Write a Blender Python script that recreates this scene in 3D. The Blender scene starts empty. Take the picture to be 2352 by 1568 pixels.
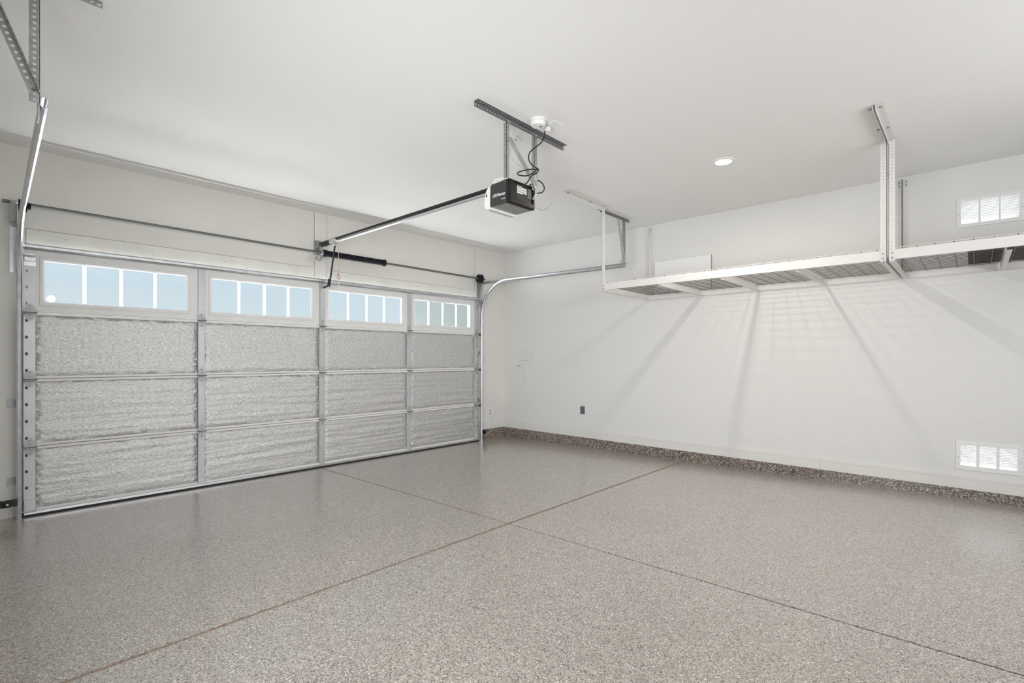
import bpy, math, random
from mathutils import Vector, Matrix, noise
PI = math.pi
S = bpy.context.scene
COL = S.collection
random.seed(4)

# ---------------------------------------------------------------- camera, sky, sun, lamps, exposure
CAM_H = 1.235
cd = bpy.data.cameras.new('camera'); cam = bpy.data.objects.new('camera', cd); COL.objects.link(cam)
cd.sensor_width = 36; cd.lens = 1155 / 2352 * 36; cd.shift_y = 37.5 / 2352; cd.clip_start = .01
cam.location = (0, 0, CAM_H); cam.rotation_euler = (PI / 2, 0, math.radians(42.57 - 90))
S.camera = cam
S.view_settings.view_transform = 'Standard'; S.view_settings.look = 'None'
S.view_settings.gamma = 1; S.view_settings.use_curve_mapping = False
S.view_settings.exposure = 0.09

SUN_EL, SUN_AZ = math.radians(50), math.radians(-9)      # azimuth from +x, towards -y
w = bpy.data.worlds.new('sky'); S.world = w; w.use_nodes = True
nt = w.node_tree; nt.nodes.clear()
bg = nt.nodes.new('ShaderNodeBackground'); out = nt.nodes.new('ShaderNodeOutputWorld')
geo = nt.nodes.new('ShaderNodeTexCoord'); sep = nt.nodes.new('ShaderNodeSeparateXYZ')
rmp = nt.nodes.new('ShaderNodeValToRGB')
nt.links.new(geo.outputs['Generated'], sep.inputs[0]); nt.links.new(sep.outputs['Z'], rmp.inputs[0])
e = rmp.color_ramp.elements
e[0].position = 0.0; e[0].color = (.75, .82, .84, 1)
e[1].position = 1.0; e[1].color = (.30, .46, .68, 1)
for p, c in ((.06, (.70, .79, .84)), (.16, (.62, .75, .84)), (.30, (.58, .70, .79))):
    k = e.new(p); k.color = (*c, 1)
nt.links.new(rmp.outputs[0], bg.inputs[0]); bg.inputs[1].default_value = 2.9
nt.links.new(bg.outputs[0], out.inputs[0])

sd = bpy.data.lights.new('sun', 'SUN'); sd.energy = 16; sd.angle = .02; sd.color = (1, .985, .965)
so = bpy.data.objects.new('sun', sd); COL.objects.link(so)
d = Vector((math.cos(SUN_EL) * math.cos(SUN_AZ), math.cos(SUN_EL) * math.sin(SUN_AZ), math.sin(SUN_EL)))
so.rotation_euler = d.to_track_quat('Z', 'Y').to_euler(); so.location = d * 20

def area(name, loc, look, sx, sy, power, color=(1, 1, 1)):
    l = bpy.data.lights.new(name, 'AREA'); l.shape = 'RECTANGLE'; l.size = sx; l.size_y = sy
    l.energy = power; l.color = color
    o = bpy.data.objects.new(name, l); COL.objects.link(o); o.location = loc
    o.rotation_euler = (Vector(loc) - Vector(look)).to_track_quat('Z', 'Y').to_euler()
    return o
# added fill lamps by the rear and left walls, which have no openings
area('daylight_rear_door', (2.4, -2.1, 1.62), (2.4, 3, 2.4), 4.2, 1.1, 76, (.97, .985, 1))
area('daylight_side_door', (-.52, 1.7, 1.25), (5.7, 4.6, 1.3), 2.6, 1.3, 72, (.97, .985, 1)).data.spread = math.radians(115)
# added lamp lying on the drive, standing in for sun bounced up through the windows
area('daylight_off_drive', (2.3, 11.2, .02), (2.3, 11.2, 3), 9.0, 10.4, 10500, (.97, .985, 1))
CAN_POWER = 16
CANS = [(4.30, 1.545)]

# ---------------------------------------------------------------- materials
def mat(name, color, rough=.5, metal=0, bump=None, var=None, spec=.5, coat=None):
    m = bpy.data.materials.new(name); m.use_nodes = True
    t = m.node_tree; b = t.nodes['Principled BSDF']
    b.inputs['Base Color'].default_value = (*color, 1)
    b.inputs['Roughness'].default_value = rough; b.inputs['Metallic'].default_value = metal
    b.inputs['Specular IOR Level'].default_value = spec
    tc = t.nodes.new('ShaderNodeTexCoord')
    if bump:
        sc, st, dist = bump
        n = t.nodes.new('ShaderNodeTexNoise'); n.inputs['Scale'].default_value = sc; n.inputs['Detail'].default_value = 4
        bp = t.nodes.new('ShaderNodeBump'); bp.inputs['Strength'].default_value = st; bp.inputs['Distance'].default_value = dist
        t.links.new(tc.outputs['Object'], n.inputs['Vector']); t.links.new(n.outputs[0], bp.inputs['Height'])
        t.links.new(bp.outputs[0], b.inputs['Normal'])
    if var:
        sc, amt = var
        n = t.nodes.new('ShaderNodeTexNoise'); n.inputs['Scale'].default_value = sc; n.inputs['Detail'].default_value = 6
        r = t.nodes.new('ShaderNodeValToRGB')
        r.color_ramp.elements[0].position = .3; r.color_ramp.elements[1].position = .7
        r.color_ramp.elements[0].color = (*[c * (1 - amt) for c in color], 1)
        r.color_ramp.elements[1].color = (*[min(1, c * (1 + amt)) for c in color], 1)
        t.links.new(tc.outputs['Object'], n.inputs['Vector']); t.links.new(n.outputs[0], r.inputs[0])
        t.links.new(r.outputs[0], b.inputs['Base Color'])
    return m
def translucent(name, color, mixf):
    m = mat(name, color, .35); t = m.node_tree; b = t.nodes['Principled BSDF']; o = t.nodes['Material Output']
    tr = t.nodes.new('ShaderNodeBsdfTranslucent'); tr.inputs[0].default_value = (*color, 1)
    mx = t.nodes.new('ShaderNodeMixShader'); mx.inputs[0].default_value = mixf
    t.links.new(b.outputs[0], mx.inputs[1]); t.links.new(tr.outputs[0], mx.inputs[2]); t.links.new(mx.outputs[0], o.inputs[0])
    return m
def emit(name, color, s):
    m = bpy.data.materials.new(name); m.use_nodes = True; t = m.node_tree
    b = t.nodes['Principled BSDF']; b.inputs['Base Color'].default_value = (.9, .9, .9, 1)
    b.inputs['Emission Color'].default_value = (*color, 1); b.inputs['Emission Strength'].default_value = s
    return m
M = {}
M['ceiling'] = mat('ceiling_paint', (.85, .845, .825), .85, bump=(60, .25, .004))
M['wall'] = mat('wall_paint', (.75, .745, .73), .8, bump=(45, .25, .005))
M['door_wall'] = mat('door_wall_paint', (.755, .745, .70), .75, bump=(40, .2, .004), var=(2.2, .03))
M['trim'] = mat('trim_paint', (.745, .735, .71), .5)
M['header'] = mat('header_board_paint', (.755, .745, .70), .6, var=(5, .05))
M['galv'] = mat('galvanised_steel', (.62, .64, .66), .32, .9, var=(18, .12), bump=(25, .08, .002))
M['galv_dull'] = mat('dull_galvanised_steel', (.36, .37, .37), .45, .7, var=(40, .15))
M['galv_dark'] = mat('dark_galvanised_steel', (.20, .205, .21), .5, .6, var=(40, .15))
M['stile'] = mat('grey_coated_stile', (.56, .57, .59), .4, .35, var=(8, .05))
M['hinge'] = mat('hinge_zinc', (.47, .48, .50), .5, .25)
M['door_steel'] = mat('beige_door_steel', (.78, .772, .755), .45, 0, var=(5, .03))
M['vinyl'] = translucent('white_window_vinyl', (.86, .86, .88), .20)
M['shaft'] = mat('shaft_steel', (.16, .165, .16), .45, .7)
M['spring'] = mat('black_spring', (.006, .006, .009), .6, spec=.25)
M['black'] = mat('black_plastic', (.010, .009, .008), .30, spec=.35)
M['black_arm'] = mat('black_painted_steel', (.018, .02, .028), .4)
M['rubber'] = mat('black_rubber', (.012, .012, .012), .7)
M['charcoal'] = mat('charcoal_panel', (.035, .038, .037), .42)
M['white_metal'] = mat('white_powder_coat', (.74, .73, .71), .4)
M['white_plastic'] = mat('white_plastic', (.82, .82, .80), .4)
M['vent_metal'] = mat('white_vent_metal', (.80, .80, .80), .4)
M['print'] = mat('white_print', (.75, .75, .74), .5)
M['grey_print'] = mat('grey_print', (.12, .12, .10), .5)
M['wire'] = mat('grey_coated_wire', (.16, .15, .14), .5)  # deck wires are white; their silhouette against the ceiling is put into this colour
M['grey_plate'] = mat('slate_grey_plate', (.125, .13, .16), .5)
M['hole'] = mat('dark_opening', (.02, .02, .02), .8)
M['red'] = mat('red_cord', (.45, .10, .08), .6)
M['cord_pale'] = mat('pale_red_cord', (.62, .47, .43), .6)
M['panel'] = mat('white_melamine', (.85, .85, .86), .4)
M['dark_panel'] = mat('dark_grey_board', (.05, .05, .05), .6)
M['paint_cover'] = mat('painted_cover', (.73, .725, .70), .8, bump=(45, .25, .005))
M['exterior'] = mat('exterior_stucco', (.115, .13, .124), .9, bump=(30, .3, .01))
M['drive'] = mat('concrete_drive', (.55, .54, .52), .9, bump=(30, .3, .01), var=(1.5, .06))
M['side_ground'] = mat('dark_gravel', (.10, .097, .09), .95, bump=(30, .3, .01))
M['roof'] = mat('roof_dark', (.3, .28, .26), .9)
M['lamp_on'] = emit('lamp_glow', (1, .93, .84), 8)
M['label_tag'] = mat('paper_tag', (.62, .60, .54), .7)

def foil():
    m = bpy.data.materials.new('reflective_foil'); m.use_nodes = True; t = m.node_tree
    b = t.nodes['Principled BSDF']; b.inputs['Metallic'].default_value = .8
    b.inputs['Roughness'].default_value = .42
    tc = t.nodes.new('ShaderNodeTexCoord')
    mp = t.nodes.new('ShaderNodeMapping'); mp.inputs['Scale'].default_value = (.6, 1, 1.7)
    n = t.nodes.new('ShaderNodeTexNoise'); n.inputs['Scale'].default_value = 75; n.inputs['Detail'].default_value = 5; n.inputs['Roughness'].default_value = .65
    n2 = t.nodes.new('ShaderNodeTexNoise'); n2.inputs['Scale'].default_value = 26; n2.inputs['Detail'].default_value = 3
    r = t.nodes.new('ShaderNodeValToRGB')
    r.color_ramp.elements[0].position = .38; r.color_ramp.elements[0].color = (.50, .50, .495, 1)
    r.color_ramp.elements[1].position = .62; r.color_ramp.elements[1].color = (.84, .84, .835, 1)
    bp = t.nodes.new('ShaderNodeBump'); bp.inputs['Strength'].default_value = .75; bp.inputs['Distance'].default_value = .006
    ad = t.nodes.new('ShaderNodeMath'); ad.operation = 'ADD'
    t.links.new(tc.outputs['Object'], mp.inputs[0]); t.links.new(mp.outputs[0], n.inputs['Vector']); t.links.new(mp.outputs[0], n2.inputs['Vector'])
    t.links.new(n.outputs[0], r.inputs[0]); t.links.new(r.outputs[0], b.inputs['Base Color'])
    t.links.new(n.outputs[0], ad.inputs[0]); t.links.new(n2.outputs[0], ad.inputs[1]); t.links.new(ad.outputs[0], bp.inputs['Height'])
    t.links.new(bp.outputs[0], b.inputs['Normal'])
    return m
M['foil'] = foil()

def flake(name, cols, scale, coat, rough, bumpd):
    m = bpy.data.materials.new(name); m.use_nodes = True; t = m.node_tree
    b = t.nodes['Principled BSDF']; b.inputs['Roughness'].default_value = rough
    b.inputs['Coat Weight'].default_value = coat; b.inputs['Coat Roughness'].default_value = .19; b.inputs['Coat IOR'].default_value = 2.0
    tc = t.nodes.new('ShaderNodeTexCoord')
    v = t.nodes.new('ShaderNodeTexVoronoi'); v.inputs['Scale'].default_value = scale
    sp = t.nodes.new('ShaderNodeSeparateColor')
    r = t.nodes.new('ShaderNodeValToRGB'); r.color_ramp.interpolation = 'CONSTANT'
    els = r.color_ramp.elements
    els[0].position = 0; els[0].color = (*cols[0][1], 1); els[1].position = cols[1][0]; els[1].color = (*cols[1][1], 1)
    for p, c in cols[2:]:
        k = els.new(p); k.color = (*c, 1)
    n = t.nodes.new('ShaderNodeTexNoise'); n.inputs['Scale'].default_value = .8; n.inputs['Detail'].default_value = 5
    mr = t.nodes.new('ShaderNodeMapRange'); mr.inputs['From Min'].default_value = .3; mr.inputs['From Max'].default_value = .7
    mr.inputs['To Min'].default_value = .93; mr.inputs['To Max'].default_value = 1.05
    mx = t.nodes.new('ShaderNodeVectorMath'); mx.operation = 'SCALE'
    bp = t.nodes.new('ShaderNodeBump'); bp.inputs['Strength'].default_value = .5; bp.inputs['Distance'].default_value = bumpd
    bp2 = t.nodes.new('ShaderNodeBump'); bp2.inputs['Strength'].default_value = .16; bp2.inputs['Distance'].default_value = bumpd
    n3 = t.nodes.new('ShaderNodeTexNoise'); n3.inputs['Scale'].default_value = scale * .55; n3.inputs['Detail'].default_value = 3
    L = t.links.new
    for x in (v, n, n3): L(tc.outputs['Object'], x.inputs['Vector'])
    L(v.outputs['Color'], sp.inputs[0]); L(sp.outputs[0], r.inputs[0]); L(n.outputs[0], mr.inputs['Value'])
    L(r.outputs[0], mx.inputs[0]); L(mr.outputs[0], mx.inputs['Scale']); L(mx.outputs[0], b.inputs['Base Color'])
    L(n3.outputs[0], bp.inputs['Height']); L(n3.outputs[0], bp2.inputs['Height']); L(bp.outputs[0], b.inputs['Normal']); L(bp2.outputs[0], b.inputs['Coat Normal'])
    return m
FL = [(0, (.335, .288, .25)), (.27, (.415, .362, .32)), (.48, (.27, .23, .202)), (.64, (.53, .48, .435)), (.78, (.20, .175, .158)), (.88, (.69, .66, .62)), (.935, (.055, .046, .04))]
M['floor'] = flake('flake_epoxy', FL, 205, 1, .42, .0022)
CB = [(0, (.22, .18, .145)), (.22, (.30, .25, .21)), (.40, (.13, .105, .083)), (.62, (.40, .36, .32)), (.74, (.075, .06, .048)), (.90, (.58, .54, .50)), (.95, (.04, .035, .03))]
M['curb'] = flake('flake_curb', CB, 130, .15, .5, .006)
M['joint'] = flake('joint_filler', [(0, (.23, .165, .12)), (.5, (.32, .245, .185)), (.8, (.13, .095, .07))], 160, .2, .6, .004)
M['joint2'] = flake('joint_shadowed', [(0, (.20, .165, .14)), (.5, (.30, .255, .22)), (.8, (.12, .10, .08))], 160, .2, .6, .004)  # brownish flake coat on the lower surface in the joints

def glass():
    m = bpy.data.materials.new('clear_tinted_glass'); m.use_nodes = True; t = m.node_tree; t.nodes.clear()
    o = t.nodes.new('ShaderNodeOutputMaterial'); tr = t.nodes.new('ShaderNodeBsdfTransparent'); gl = t.nodes.new('ShaderNodeBsdfGlossy')
    tr.inputs[0].default_value = (.305, .315, .317, 1); gl.inputs['Roughness'].default_value = .02
    fr = t.nodes.new('ShaderNodeFresnel'); fr.inputs[0].default_value = 1.45
    mx = t.nodes.new('ShaderNodeMixShader')
    t.links.new(fr.outputs[0], mx.inputs[0]); t.links.new(tr.outputs[0], mx.inputs[1]); t.links.new(gl.outputs[0], mx.inputs[2]); t.links.new(mx.outputs[0], o.inputs[0])
    return m
M['glass'] = glass()

# ---------------------------------------------------------------- mesh helpers
OFF = {}
class MB:
    def __init__(s): s.v = []; s.f = []
    def add(s, vs, fs):
        n = len(s.v); s.v += [Vector(p) for p in vs]; s.f += [[n + i for i in f] for f in fs]; return s
    def box(s, x0, x1, y0, y1, z0, z1, c=0):
        if c <= 0:
            return s.add([(x, y, z) for z in (z0, z1) for y in (y0, y1) for x in (x0, x1)],
                         [(0, 2, 3, 1), (4, 5, 7, 6), (0, 1, 5, 4), (2, 6, 7, 3), (0, 4, 6, 2), (1, 3, 7, 5)])
        C = Vector(((x0 + x1) / 2, (y0 + y1) / 2, (z0 + z1) / 2)); h = ((x1 - x0) / 2, (y1 - y0) / 2, (z1 - z0) / 2)
        return s.obox(C, (1, 0, 0), (0, 1, 0), (0, 0, 1), *h, c=c)
    def obox(s, C, a, b, n, ha, hb, hn, c=0):
        a, b, n, C = Vector(a).normalized(), Vector(b).normalized(), Vector(n).normalized(), Vector(C)
        if c <= 0:
            vs = [C + a * ha * i + b * hb * j + n * hn * k for k in (-1, 1) for j in (-1, 1) for i in (-1, 1)]
            return s.add(vs, [(0, 2, 3, 1), (4, 5, 7, 6), (0, 1, 5, 4), (2, 6, 7, 3), (0, 4, 6, 2), (1, 3, 7, 5)])
        import itertools
        H = (ha, hb, hn); ax = (a, b, n); idx = {}; vs = []
        for sg in itertools.product((-1, 1), repeat=3):
            for k in range(3):
                p = C.copy()
                for q in range(3): p = p + ax[q] * sg[q] * (H[q] if q == k else H[q] - c)
                idx[(sg, k)] = len(vs); vs.append(p)
        fs = []
        for k in range(3):
            o = [q for q in range(3) if q != k]
            for sk in (-1, 1):
                ring = []
                for s1, s2 in ((-1, -1), (1, -1), (1, 1), (-1, 1)):
                    sg = [0, 0, 0]; sg[k] = sk; sg[o[0]] = s1; sg[o[1]] = s2; ring.append(idx[(tuple(sg), k)])
                fs.append(ring)
            for s1 in (-1, 1):
                for s2 in (-1, 1):
                    sa = [0, 0, 0]; sa[o[0]] = s1; sa[o[1]] = s2
                    A = list(sa); A[k] = -1; B = list(sa); B[k] = 1
                    fs.append([idx[(tuple(A), o[0])], idx[(tuple(B), o[0])], idx[(tuple(B), o[1])], idx[(tuple(A), o[1])]])
        for sg in itertools.product((-1, 1), repeat=3):
            fs.append([idx[(sg, 0)], idx[(sg, 1)], idx[(sg, 2)]])
        return s.add(vs, fs)
    def tube(s, pts, r, n=8, cap=True):
        pts = [Vector(p) for p in pts]; N = len(pts)
        T = [(pts[min(i + 1, N - 1)] - pts[max(i - 1, 0)]).normalized() for i in range(N)]
        ref = Vector((0, 0, 1)) if abs(T[0].z) < .9 else Vector((1, 0, 0))
        u = T[0].cross(ref).normalized(); vs = []
        for i in range(N):
            u = (u - T[i] * u.dot(T[i])).normalized(); w_ = T[i].cross(u)
            rr = r[i] if isinstance(r, (list, tuple)) else r
            vs += [pts[i] + (u * math.cos(a) + w_ * math.sin(a)) * rr for a in (2 * PI * k / n for k in range(n))]
        fs = [(i * n + k, i * n + (k + 1) % n, (i + 1) * n + (k + 1) % n, (i + 1) * n + k) for i in range(N - 1) for k in range(n)]
        if cap: fs += [list(range(n))[::-1], [(N - 1) * n + k for k in range(n)]]
        return s.add(vs, fs)
    def prism(s, poly, n, h):            # poly: list of 3-D points in a plane, extruded by vector n*h
        poly = [Vector(p) for p in poly]; n = Vector(n) * h; k = len(poly)
        return s.add(poly + [p + n for p in poly], [list(range(k))[::-1], [k + i for i in range(k)]] + [(i, (i + 1) % k, k + (i + 1) % k, k + i) for i in range(k)])
    def sweep(s, prof, frames):          # closed profile (a,b), frames (point, A, B)
        k = len(prof); vs = []
        for p, A, B in frames: vs += [Vector(p) + Vector(A) * a + Vector(B) * b for a, b in prof]
        N = len(frames)
        fs = [(i * k + j, i * k + (j + 1) % k, (i + 1) * k + (j + 1) % k, (i + 1) * k + j) for i in range(N - 1) for j in range(k)]
        fs += [list(range(k))[::-1], [(N - 1) * k + j for j in range(k)]]
        return s.add(vs, fs)
    def perf(s, o, u, v, L, W, t, pitch=.0254, ru=.0055, rv=.0045, vc=.5, start=0.0, n=None):
        """perforated flat strip: real holes; o corner, u along, v across, thickness towards n"""
        o, u, v = Vector(o), Vector(u).normalized(), Vector(v).normalized(); n = Vector(n).normalized() if n else u.cross(v)
        N = max(1, int(round(L / pitch))); p = L / N; K = 8
        for i in range(N):
            a0 = i * p; cu = a0 + p / 2; cv = W * vc
            outer = [(p, cv), (p, W), (p / 2, W), (0, W), (0, cv), (0, 0), (p / 2, 0), (p, 0)]
            P = lambda a, b, h: o + u * a + v * b + n * h
            vs = []
            for h in (0, t):
                vs += [P(a0 + a, b, h) for a, b in outer]
                vs += [P(cu + ru * math.cos(k * PI / 4), cv + rv * math.sin(k * PI / 4), h) for k in range(K)]
            fs = []
            for k in range(K):
                k2 = (k + 1) % K
                fs.append((k, k2, 8 + k2, 8 + k)); fs.append((16 + k, 24 + k, 24 + k2, 16 + k2)); fs.append((8 + k, 8 + k2, 24 + k2, 24 + k))
            fs += [(1, 17, 18, 2), (2, 18, 19, 3), (5, 21, 22, 6), (6, 22, 23, 7)]
            if i == 0: fs += [(3, 19, 20, 4), (4, 20, 21, 5)]
            if i == N - 1: fs += [(7, 23, 16, 0), (0, 16, 17, 1)]
            s.add(vs, fs)
        return s
    def angle(s, o, u, v1, v2, L, W=.032, t=.0022, **k):
        u, v1, v2 = Vector(u).normalized(), Vector(v1).normalized(), Vector(v2).normalized()
        s.perf(o, u, v1, L, W, t, n=v2, **k); s.perf(o, u, v2, L, W, t, n=v1, **k); return s
    def build(s, name, m, parent=None, smooth=False, stuff=False):
        off = OFF.get(parent, Vector()) if parent is not None else Vector()
        me = bpy.data.meshes.new(name); me.from_pydata([p - off for p in s.v], [], s.f)
        me.validate(); me.update()
        ob = bpy.data.objects.new(name, me); COL.objects.link(ob)
        if m: me.materials.append(M[m] if isinstance(m, str) else m)
        if parent is not None: ob.parent = parent
        if smooth:
            for p in me.polygons: p.use_smooth = True
            try: me.set_sharp_from_angle(angle=math.radians(40))
            except Exception: pass
        import bmesh
        b = bmesh.new(); b.from_mesh(me); bmesh.ops.recalc_face_normals(b, faces=b.faces); b.to_mesh(me); b.free()
        if stuff: ob['kind'] = 'stuff'
        OFF[ob] = off
        return ob
def thing(name, loc, label, cat, group=None, kind=None):
    o = bpy.data.objects.new(name, None); COL.objects.link(o); o.location = loc; o.empty_display_size = .05
    OFF[o] = Vector(loc); tag(o, label, cat, group, kind); return o
def tag(o, label=None, cat=None, group=None, kind=None):
    if label: o['label'] = label
    if cat: o['category'] = cat
    if group: o['group'] = group
    if kind: o['kind'] = kind
    return o
def struct(o): o['kind'] = 'structure'; return o
def copy_part(o, parent, dv):
    c = o.copy(); COL.objects.link(c); c.parent = parent; c.location = Vector(o.location) + Vector(dv); OFF[c] = OFF.get(o, Vector())
    return c

# ---------------------------------------------------------------- room shell
XR, YW, CZ, XL, YB = 5.782, 5.48, 2.88, -.6, -2.2
def fz(y): return .0068 * (5.42 - y)            # the slab falls slightly towards the big door
def slab(mb, x0, x1, y0, y1, top=0, th=.03):
    mb.add([(x, y, fz(y) + top - (th if k == 0 else 0)) for k in (0, 1) for y in (y0, y1) for x in (x0, x1)],
           [(0, 2, 3, 1), (4, 5, 7, 6), (0, 1, 5, 4), (2, 6, 7, 3), (0, 4, 6, 2), (1, 3, 7, 5)])
fl = MB(); slab(fl, XL - .15, XR + .15, YB - .15, 5.75, -.012, .12)
floor = struct(fl.build('floor', 'joint2'))
JX, JY = 2.700, 2.515
for x0, x1, y0, y1 in ((XL, JX - .0065, YB, JY - .014), (JX + .0065, XR, YB, JY - .014), (XL, JX - .0065, JY + .014, 5.70), (JX + .0065, XR, JY + .014, 5.70)):
    m_ = MB(); slab(m_, x0, x1, y0, y1, 0, .012); m_.build('floor_slab', 'floor', floor)
m_ = MB(); slab(m_, XL, XR, JY - .014, JY + .014, -.004, .008); m_.build('joint_strip', 'joint', floor)

struct(MB().box(XL - .15, XR + .15, YB - .15, YW + .15, CZ, CZ + .12).build('ceiling', 'ceiling'))
# wall around the big door: left jamb piece, right piece, header
DL, DR, DT = .33, 5.14, 2.115                    # opening
wb = MB(); wb.box(XL - .15, DL, YW, YW + .16, -.12, CZ); wb.box(DR, XR + .15, YW, YW + .16, -.12, CZ); wb.box(DL, DR, YW, YW + .16, DT, CZ)
struct(wb.build('wall_front', 'door_wall'))
struct(MB().box(XL - .15, XL, YB - .15, YW, -.12, CZ).build('wall_left', 'wall'))
struct(MB().box(XL, XR, YB - .15, YB, -.12, CZ).build('wall_rear', 'wall'))
VU = (-.275, .085, 2.372, 2.575); VL = (-.268, .09, .308, .503)    # vent holes y0,y1,z0,z1
wr = MB(); X0, X1 = XR, XR + .15
wr.box(X0, X1, .09, YW, -.12, CZ); wr.box(X0, X1, YB - .15, -.275, -.12, CZ)
wr.box(X0, X1, -.275, .09, -.12, .308); wr.box(X0, X1, -.275, .09, .503, 2.372); wr.box(X0, X1, -.275, .09, 2.575, CZ)
struct(wr.build('wall_right', 'wall'))

# painted header boards, slightly proud of the wall above the door
def board(name, x0, x1, z0, z1, y=.006):
    return struct(MB().box(x0, x1, YW - y, YW, z0, z1, c=.002).build(name, 'header'))
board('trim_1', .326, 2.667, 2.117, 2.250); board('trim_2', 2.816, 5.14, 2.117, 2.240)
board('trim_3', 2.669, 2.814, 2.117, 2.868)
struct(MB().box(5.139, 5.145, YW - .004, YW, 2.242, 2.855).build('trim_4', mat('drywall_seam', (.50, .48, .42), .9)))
gap_shade = mat('caulk_crack', (.36, .34, .29), .9)  # dark strips carry the shade of the gaps along the header boards
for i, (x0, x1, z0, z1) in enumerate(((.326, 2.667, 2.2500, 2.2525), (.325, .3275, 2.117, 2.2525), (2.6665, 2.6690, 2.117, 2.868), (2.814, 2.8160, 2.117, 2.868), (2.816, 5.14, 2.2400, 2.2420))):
    struct(MB().box(x0, x1, YW - .0066, YW, z0, z1).build('trim_%d' % (8 + i), gap_shade))
# nail dimples and plugs in the header boards
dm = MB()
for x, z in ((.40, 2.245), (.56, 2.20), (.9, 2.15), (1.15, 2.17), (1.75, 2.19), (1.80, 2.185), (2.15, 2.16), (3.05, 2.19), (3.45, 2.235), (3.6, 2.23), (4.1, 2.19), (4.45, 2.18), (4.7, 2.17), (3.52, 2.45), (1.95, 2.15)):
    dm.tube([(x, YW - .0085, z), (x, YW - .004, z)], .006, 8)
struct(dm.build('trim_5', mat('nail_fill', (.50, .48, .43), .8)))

# flake coated concrete stem wall and painted baseboard
def wedge(mb, y0, y1, x0, x1, b0, t0, b1, t1):
    mb.add([(x0, y0, b0), (x1, y0, b0), (x1, y0, t0), (x0, y0, t0), (x0, y1, b1), (x1, y1, b1), (x1, y1, t1), (x0, y1, t1)],
           [(0, 1, 2, 3), (4, 7, 6, 5), (0, 4, 5, 1), (3, 2, 6, 7), (0, 3, 7, 4), (1, 5, 6, 2)])
def lin(y, a, b): return b + (a - b) * (y + .3) / 5.78           # a at the corner, b near the camera
cb = MB(); wedge(cb, YB, YW, XR - .022, XR, 0, lin(YB, .148, .116), 0, .148)
struct(cb.build('trim_6', 'curb'))
struct(MB().box(5.25, XR - .022, YW - .022, YW, -.02, .148).build('trim_7', 'curb'))
for y0, y1 in ((YB, 1.128), (1.130, YW)):
    bb = MB(); wedge(bb, y0, y1, XR - .013, XR, lin(y0, .148, .116), lin(y0, .262, .226), lin(y1, .148, .116), lin(y1, .262, .226))
    bb2 = MB()
    o = struct(bb.build('baseboard_right' if y0 == YB else 'baseboard_right_far', 'trim'))
    wedge(bb2, y0, y1, XR - .016, XR - .012, lin(y0, .240, .204), lin(y0, .250, .214), lin(y1, .240, .204), lin(y1, .250, .214))
    bb2.build('bead', 'trim', o)
struct(MB().box(5.22, XR - .013, YW - .013, YW, .148, .262, c=.003).build('baseboard_front', 'trim'))

# outside: drive, house wing beside the door, roof overhang
struct(MB().box(-30, 50, 5.70, 60, -.25, -.02).build('ground_drive', 'drive'))
struct(MB().box(5.95, 50, -40, 5.70, -.25, -.06).build('ground_side', 'side_ground'))
wing = MB().box(5.22, 8.5, YW + .16, 7.10, -.1, 2.35)
struct(wing.build('wall_exterior', 'exterior'))
struct(MB().box(XL - .6, XR + .45, YB - .6, YW + .17, CZ + .14, CZ + .3).build('roof_edge', 'roof'))

# ---------------------------------------------------------------- sectional door
door = thing('door_1', (2.74, 5.44, 0), 'white four-section garage door with foil insulation and four-pane windows along its top', 'garage door', kind='structure')
FX0, FX1 = .308, 5.158
SEC = [(.035, .540), (.544, 1.068), (1.072, 1.590), (1.594, 2.100)]
STX = [(1.499, 1.556), (2.700, 2.764), (3.893, 3.955)]
WIN = [(.430, 1.409), (1.621, 2.610), (2.820, 3.806), (4.011, 4.998)]
GZ0, GZ1 = 1.678, 2.000
BAYS = [(.378, 1.499), (1.556, 2.700), (2.764, 3.893), (3.955, 5.088)]

def foil_panel(x0, x1, z0, z1, seed, row, parent):
    nx, nz = 96, 54; v = []; f = []
    for j in range(nz + 1):
        for i in range(nx + 1):
            s, t = i / nx, j / nz; x = x0 + (x1 - x0) * s; z = z0 + (z1 - z0) * t
            ed = min(1, min(s * (x1 - x0), (1 - s) * (x1 - x0)) / .045); et = min(1, min(t, 1 - t) * (z1 - z0) / .035)
            puff = .010 * math.sin(ed * PI / 2) * math.sin(et * PI / 2)
            q = Vector((x * 1.6, seed * 7.3, z * 27)); rip = noise.noise(q) * (.0062 if row == 0 else .0055 if row == 1 else .0026)
            q2 = Vector((x * 11, seed, z * 11)); lump = noise.noise(q2) * .0022
            cr = (1 - ed) * .017 * noise.noise(Vector((x * 40, seed, z * 38)))
            cr2 = (1 - et) * .010 * noise.noise(Vector((x * 18, seed + 3, z * 40)))
            fine = .0011 * noise.noise(Vector((x * 60, seed, z * 60)))
            v.append((x, 5.449 - puff - (rip + lump) * ed * et - cr - cr2 - fine, z))
    for j in range(nz):
        for i in range(nx):
            a = j * (nx + 1) + i; f.append((a, a + 1, a + nx + 2, a + nx + 1))
    o = MB().add(v, f).build('insulation_panel', 'foil', parent)
    for p in o.data.polygons: p.use_smooth = True
    return o

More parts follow.
